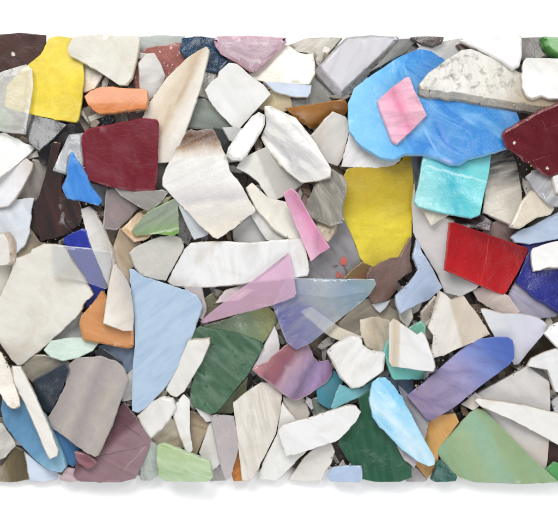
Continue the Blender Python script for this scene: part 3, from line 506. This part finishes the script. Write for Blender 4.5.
def normals(P):
    n = len(P); N = []
    for i in range(n):
        ax, ay = P[i-1]; bx, by = P[(i+1) % n]
        tx, ty = bx-ax, by-ay; L = math.hypot(tx, ty) or 1
        N.append((ty/L, -tx/L))
    return N           # outward for positive area2 (y down the page)

# ---------------------------------------------------------------- resting the shards on each other
CELL = 2.0
GX0, GY0 = -40.0, 0.0
NX, NY = 330, 260
HF = np.zeros((NY, NX))
gx = GX0 + (np.arange(NX)+.5)*CELL
gy = GY0 + (np.arange(NY)+.5)*CELL
def inside(P, X, Y):
    r = np.zeros(X.shape, bool)
    n = len(P)
    for i in range(n):
        x0, y0 = P[i-1]; x1, y1 = P[i]
        if y0 == y1: continue
        c = ((y0 > Y) != (y1 > Y)) & (X < (x1-x0)*(Y-y0)/(y1-y0)+x0)
        r ^= c
    return r
def settle(P, cen, gmax):
    """lowest stable plane above everything already lying under the outline"""
    xs = [p[0] for p in P]; ys = [p[1] for p in P]
    i0 = max(0, int((min(xs)-GX0)/CELL)-1); i1 = min(NX, int((max(xs)-GX0)/CELL)+2)
    j0 = max(0, int((min(ys)-GY0)/CELL)-1); j1 = min(NY, int((max(ys)-GY0)/CELL)+2)
    X, Y = np.meshgrid(gx[i0:i1], gy[j0:j1])
    full = inside(P, X, Y)
    Pe = [(cen[0]+(p[0]-cen[0])*.95, cen[1]+(p[1]-cen[1])*.95) for p in P]
    m = inside(Pe, X, Y)
    if not m.any(): m = full
    if not m.any(): return 0, 0, 0, (i0, i1, j0, j1, full, X, Y)
    hx, hy, hz = X[m]-cen[0], Y[m]-cen[1], HF[j0:j1, i0:i1][m]
    R = max(8, math.sqrt(abs(area2(P))/2))
    def cost(a, b):
        z = (hz-a*hx-b*hy).max()
        return z + R*.55*(a*a+b*b), z
    best = (cost(0,0), 0.0, 0.0); s = .16
    while s > .004:
        imp = False
        for da in (-s, 0, s):
            for db in (-s, 0, s):
                a, b = best[1]+da, best[2]+db
                if math.hypot(a, b) > gmax: continue
                c = cost(a, b)
                if c[0] < best[0][0]-1e-6: best = (c, a, b); imp = True
        if not imp: s *= .5
    return best[0][1], best[1], best[2], (i0, i1, j0, j1, full, X, Y)

def add_shard(d, idx):
    rr = random.Random(1000+idx)
    P = list(d['P'])
    if area2(P) < 0: P.reverse()
    cen = (sum(p[0] for p in P)/len(P), sum(p[1] for p in P)/len(P))
    # find the height first, then bring the outline to its true size at that height
    th = d.get('th', 6.0)
    ccx, ccy = W/2, H/2
    P0, cen0, k = P, cen, .98
    for it in range(4):
        P = [(ccx+(x-ccx)*k, ccy+(y-ccy)*k) for x, y in P0]
        cen = (ccx+(cen0[0]-ccx)*k, ccy+(cen0[1]-ccy)*k)
        z, a, b, (i0, i1, j0, j1, full, X, Y) = settle(P, cen, d.get('gmax', .30))
        if it < 3: k = (CAM_H-(z+th))/CAM_H
    z += .15 + d.get('lift', 0)
    g = math.sqrt(1+a*a+b*b)
    nrm = (-a/g, -b/g, 1/g)
    fac = [(((p[0]-ccx)*k+ccx, (p[1]-ccy)*k+ccy), ((q[0]-ccx)*k+ccx, (q[1]-ccy)*k+ccy), s) for p, q, s in d.get('fc', [])]
    sd = rr.uniform(0, 99); small = math.sqrt(area2(P)/2) < 16
    und = .25 if small else .6
    def top(x, y):
        h = th + und*noise.noise((x*.035, y*.035, sd)) + .25*und*noise.noise((x*.12, y*.12, sd))
        for p, q, s in fac:
            dx, dy = q[0]-p[0], q[1]-p[1]; L = math.hypot(dx, dy)
            e = ((x-p[0])*dy-(y-p[1])*dx)/L
            e = e if s > 0 else -e
            if e > 0: h -= abs(s)*e*.55
        return max(1.2, h)
    # update the height field
    surf = z + a*(X-cen[0]) + b*(Y-cen[1]) + th*g
    sub = HF[j0:j1, i0:i1]
    sub[full] = np.maximum(sub[full], surf[full])
    # rings of the outline
    R1 = resample(P, 2.4 if not d.get('base') else 6.0, d.get('edge_j', .45), rr)
    N = normals(R1); n = len(R1)
    bev = d.get('bev', .95)
    skx, sky = d.get('sk', (0, 0))
    def bw_(i):
        if bev >= 1.8: return .75+.5*noise.noise((i*.3, sd, 1))
        return .35+.9*abs(noise.noise((i*.22, sd, 1)))+1.6*max(0, noise.noise((i*.13, sd, 11))-.22)
    ins = [(R1[i][0]-N[i][0]*bev*bw_(i), R1[i][1]-N[i][1]*bev*bw_(i)) for i in range(n)]
    ol = rr.uniform(0, 6.28); ob = rr.uniform(.2, 1.3)      # oblique fracture
    mid, low = [], []
    for i in range(n):
        f = max(0.0, N[i][0]*math.cos(ol)+N[i][1]*math.sin(ol))*ob - .35
        sk = max(0.0, (N[i][0]*skx+N[i][1]*sky))
        w = .5*noise.noise((i*.3, sd, 3))
        w2 = .5*noise.noise((i*.3, sd, 7))
        mid.append((R1[i][0]+N[i][0]*(f*.7+sk*.8+w+.3), R1[i][1]+N[i][1]*(f*.7+sk*.8+w+.3)))
        low.append((R1[i][0]+N[i][0]*(f+sk+w2), R1[i][1]+N[i][1]*(f+sk+w2)))
    # upper face: outline plus a grid of inner points, triangulated
    inner = []
    stp = 4.0 if not d.get('base') else 12.0
    A = [(cen[0]+(p[0]-cen[0])*1, p[1]) for p in ins]
    xs = np.arange(min(p[0] for p in A)+stp/2, max(p[0] for p in A), stp)
    ys = np.arange(min(p[1] for p in A)+stp/2, max(p[1] for p in A), stp)
    if len(xs) and len(ys):
        GX, GY = np.meshgrid(xs, ys)
        mk = inside(ins, GX, GY)
        arr = np.array(ins)
        for x, y in zip(GX[mk], GY[mk]):
            if ((arr[:,0]-x)**2+(arr[:,1]-y)**2).min() > (stp*.45)**2: inner.append((float(x)+rr.uniform(-.6,.6), float(y)+rr.uniform(-.6,.6)))
    vin = [Vector(p) for p in ins] + [Vector(p) for p in inner]
    vo, eo, fo, ov, oe, of = delaunay_2d_cdt(vin, [], [list(range(n))], 1, 1e-5)
    verts, faces, rim = [], [], []
    def put(x, y, h, r):
        # point (x, y) of the sheet, h above its underside along the normal
        zz = z + a*(x-cen[0]) + b*(y-cen[1])
        X_, Y_, Z_ = x+nrm[0]*(h-th), y+nrm[1]*(h-th), zz+th*g+nrm[2]*(h-th)
        verts.append(((X_-cen[0])*U, -(Y_-cen[1])*U, (Z_-z)*U)); rim.append(r)
        return len(verts)-1
    omap = {}
    for i, p in enumerate(vo):
        on = [q for q in ov[i] if q < n]
        vi = put(p.x, p.y, top(p.x, p.y), 0.0)
        for q in on: omap[q] = vi
    for f in fo: faces.append(tuple(reversed(f)))
    for i in range(n):
        if i not in omap:
            omap[i] = min(range(len(vo)), key=lambda q: (vo[q].x-ins[i][0])**2+(vo[q].y-ins[i][1])**2)
    def ring(R, hf, r):
        return [put(R[i][0], R[i][1], hf(i), r) for i in range(n)]
    tops = [top(*R1[i]) for i in range(n)]
    r1 = ring(R1, lambda i: max(.9, tops[i]-min(bev*.8, th*.3)), .75)
    r2 = ring(mid, lambda i: max(.5, tops[i]*.5), 1.0)
    r3 = ring(low, lambda i: 0.0, 1.0)
    r4 = ring([(low[i][0]-N[i][0]*1.1, low[i][1]-N[i][1]*1.1) for i in range(n)], lambda i: 0.0, 0.0)
    r0 = [omap[i] for i in range(n)]
    for A_, B_ in ((r0, r1), (r1, r2), (r2, r3), (r3, r4)):
        for i in range(n):
            j = (i+1) % n
            q = []
            for v in (A_[i], B_[i], B_[j], A_[j]):
                if v not in q: q.append(v)
            if len(q) > 2: faces.append(tuple(q))
    faces.append(tuple(r4))
    name = d.get('nm', 'glass_shard')
    me = bpy.data.meshes.new(name)
    me.from_pydata(verts, [], faces); me.validate()
    import bmesh
    bm = bmesh.new(); bm.from_mesh(me); bmesh.ops.recalc_face_normals(bm, faces=bm.faces); bm.to_mesh(me); bm.free()
    for p in me.polygons: p.use_smooth = True
    me.set_sharp_from_angle(angle=math.radians(38))
    at = me.attributes.new('rim', 'FLOAT', 'POINT')
    if len(me.vertices) == len(rim): at.data.foreach_set('value', rim)
    o = bpy.data.objects.new(name, me)
    o.location = ((cen[0]-ccx)*U, -(cen[1]-ccy)*U, z*U)
    col.objects.link(o)
    # colour gradients are written in outline coordinates at table height: bring them along
    dd = dict(d)
    if 'gr' in d:
        p, q, s = d['gr']
        dd['gr'] = ((ccx+(p[0]-ccx)*k, ccy+(p[1]-ccy)*k), (ccx+(q[0]-ccx)*k, ccy+(q[1]-ccy)*k), s)
    if 'ln' in d: dd['ln'] = [((ccx+(p[0]-ccx)*k, ccy+(p[1]-ccy)*k), (ccx+(q[0]-ccx)*k, ccy+(q[1]-ccy)*k), w, c_, l_) for p, q, w, c_, l_ in d['ln']]
    if 'chips' in d: dd['chips'] = [(ccx+(x-ccx)*k, ccy+(y-ccy)*k, r) for x, y, r in d['chips']]
    if d.get('base'):
        key = d['col']
        if key not in BASEM: BASEM[key] = make_material(dd, cen, 50+len(BASEM))
        me.materials.append(BASEM[key])
    else:
        me.materials.append(make_material(dd, cen, 2000+idx))
    o['label'] = d['label']
    o['category'] = 'ceramic shard' if d.get('nm') else 'glass shard'
    o['group'] = 'added dark filler shards under the heap' if d.get('base') else 'small splinters in the gaps' if d.get('splinter') else ('ceramic shards in the heap' if d.get('nm') else 'glass shards in the heap')
    if d.get('flower'):
        paint_flower(o, lambda x, y: (((ccx+(x-ccx)*k)-cen[0])*U, -((ccy+(y-ccy)*k)-cen[1])*U,
                                      (a*((ccx+(x-ccx)*k)-cen[0]) + b*((ccy+(y-ccy)*k)-cen[1]) + th*g + 1.0)*U))
    return o
BASEM = {}

def flat_material(name, c, rough=.4):
    t = NT(name)
    tc = t.n('ShaderNodeTexCoord')
    pb = t.n('ShaderNodeBsdfPrincipled'); out = t.n('ShaderNodeOutputMaterial')
    nz = t.step(t.noise(tc.outputs['Object'], 700, 4, .7), .35, .7)
    t.l(t.mix(t.math('MULTIPLY', nz, .75), rgba(c), rgba((150,128,124))), pb.inputs['Base Color'])
    pb.inputs['Roughness'].default_value = rough
    t.l(pb.outputs[0], out.inputs[0])
    return t.m
def paint_flower(o, at):
    """the red painted flower on the grey ceramic piece: petals and stem as thin glaze"""
    rr = random.Random(5)
    def blob(name, polys, c):
        vs, fs = [], []
        for P in polys:
            b0 = len(vs)
            vs += [at(*p) for p in P]; fs.append(tuple(range(b0, b0+len(P))))
        me = bpy.data.meshes.new(name); me.from_pydata(vs, [], fs)
        me.materials.append(flat_material(name, c))
        q = bpy.data.objects.new(name, me); q.parent = o; col.objects.link(q)
    def disc(x, y, rx, ry, n=11):
        return [(x+rx*math.cos(6.283*i/n)*rr.uniform(.8,1.2), y+ry*math.sin(6.283*i/n)*rr.uniform(.8,1.2)) for i in range(n)]
    def line(pts, w):
        L, R = [], []
        for i, p in enumerate(pts):
            a_, b_ = pts[max(0,i-1)], pts[min(len(pts)-1,i+1)]
            dx, dy = b_[0]-a_[0], b_[1]-a_[1]; l = math.hypot(dx,dy) or 1
            L.append((p[0]-dy/l*w, p[1]+dx/l*w)); R.append((p[0]+dy/l*w, p[1]-dx/l*w))
        return L+R[::-1]
    blob('painted_flower', [disc(343.5,261,3.6,4.4), disc(338,275,2.2,3.2), disc(343,276.5,2.6,1.8)], (212,84,66))
    blob('painted_stem', [line([(343.8,264.5),(344.8,268),(346.6,271),(346,276)], .55), line([(333,267),(338,265.2)], .4),
                          line([(346.5,274.5),(352,271),(358,265.5),(362,262)], .9)], (128,58,54))

order = sorted(range(len(SH)), key=lambda i: (SH[i]['L'], i))
for i in order: add_shard(SH[i], i)

# ---------------------------------------------------------------- grit in the gaps
def make_grit():
    rg = random.Random(77); vs, fs = [], []
    for _ in range(750):
        x, y = rg.choice(GAPS); x += rg.uniform(-2,2); y += rg.uniform(-2,2)
        h = HF[min(NY-1, int((y-GY0)/CELL)), min(NX-1, int((x-GX0)/CELL))]
        r = rg.uniform(.25, .9)*(1.5 if rg.random() < .15 else 1)
        k = (CAM_H-h)/CAM_H
        cx, cy = (x-W/2)*k, -(y-H/2)*k
        b0 = len(vs); n = rg.randint(4, 6); a0 = rg.random()*6.28
        for lv, q in ((0, 1.0), (r*rg.uniform(.5,1.0), .6)):
            for i in range(n):
                a = a0+6.283*i/n+rg.uniform(-.3,.3); rr_ = r*q*rg.uniform(.6,1.4)
                vs.append(((cx+rr_*math.cos(a))*U, (cy+rr_*math.sin(a))*U, (h+.1+lv+rg.uniform(0,.2))*U))
        for i in range(n):
            j = (i+1) % n
            fs.append((b0+i, b0+j, b0+n+j, b0+n+i))
        fs.append(tuple(b0+n+i for i in range(n)))
    me = bpy.data.meshes.new('glass_grit'); me.from_pydata(vs, [], fs)
    t = NT('grit'); tc = t.n('ShaderNodeTexCoord'); pb = t.n('ShaderNodeBsdfPrincipled'); out = t.n('ShaderNodeOutputMaterial')
    nz = t.step(t.noise(tc.outputs['Object'], 160, 2), .35, .65)
    t.l(t.mix(nz, rgba((120,108,94)), rgba((186,174,158))), pb.inputs['Base Color'])
    pb.inputs['Roughness'].default_value = .3
    t.l(pb.outputs[0], out.inputs[0]); me.materials.append(t.m)
    o = bpy.data.objects.new('glass_grit', me); o['kind'] = 'stuff'
    o['label'] = 'fine glass grit scattered in the gaps between shards'; o['category'] = 'grit'
    col.objects.link(o)
make_grit()

# ---------------------------------------------------------------- unseen tabletop, assumed; its white fills the bands around the heap
def make_table():
    me = bpy.data.meshes.new('tabletop')
    s = .75; t_ = .02
    vs = [(-s,-s,0),(s,-s,0),(s,s,0),(-s,s,0),(-s,-s,-t_),(s,-s,-t_),(s,s,-t_),(-s,s,-t_)]
    me.from_pydata(vs, [], [(0,1,2,3),(7,6,5,4),(0,4,5,1),(1,5,6,2),(2,6,7,3),(3,7,4,0)])
    t = NT('white_laminate')
    tc = t.n('ShaderNodeTexCoord')
    pb = t.n('ShaderNodeBsdfPrincipled'); out = t.n('ShaderNodeOutputMaterial')
    nz = t.noise(tc.outputs['Object'], 260, 3)
    t.l(t.mix(t.math('MULTIPLY', nz, .5), (.95,.95,.95,1), (.97,.97,.97,1)), pb.inputs['Base Color'])
    pb.inputs['Roughness'].default_value = .6
    pb.inputs['Specular IOR Level'].default_value = .3
    t.l(pb.outputs[0], out.inputs[0])
    me.materials.append(t.m)
    o = bpy.data.objects.new('tabletop', me); o['kind'] = 'structure'; o.location = (0,0,-.0002)
    o['label'] = 'assumed plain white tabletop under the heap, standing in for blank white bands'
    scene.collection.objects.link(o)
make_table()

# ---------------------------------------------------------------- light: soft studio boxes, an added front fill and glint strip, a pale room
world = bpy.data.worlds.new('World'); scene.world = world; world.use_nodes = True
world.node_tree.nodes['Background'].inputs[0].default_value = (.97, .98, 1.0, 1)
world.node_tree.nodes['Background'].inputs[1].default_value = WORLD
def softbox(name, loc, target, size, power, colr=(1,1,1)):
    ld = bpy.data.lights.new(name, 'AREA'); ld.shape = 'RECTANGLE'
    ld.size, ld.size_y = size; ld.energy = power; ld.color = colr
    o = bpy.data.objects.new(name, ld); o.location = loc
    o.rotation_euler = (Vector(target)-Vector(loc)).to_track_quat('-Z','Y').to_euler()
    scene.collection.objects.link(o)
for b in BOXES: softbox(*b)

# ---------------------------------------------------------------- camera
cd = bpy.data.cameras.new('camera'); co = bpy.data.objects.new('camera', cd)
co.location = (0, 0, CAM_H*U); co.rotation_euler = (0, 0, 0)
cd.sensor_fit = 'HORIZONTAL'; cd.sensor_width = 36.0
cd.lens = 36.0*CAM_H/W
cd.clip_start = .01; cd.clip_end = 20
scene.collection.objects.link(co); scene.camera = co

scene.render.engine = 'CYCLES'
scene.render.resolution_x, scene.render.resolution_y = 1024, 949
scene.view_settings.view_transform = 'Standard'
scene.view_settings.look = 'None'
scene.view_settings.exposure = 0
scene.cycles.transparent_max_bounces = 32
scene.cycles.max_bounces = 10
scene.cycles.diffuse_bounces = 5
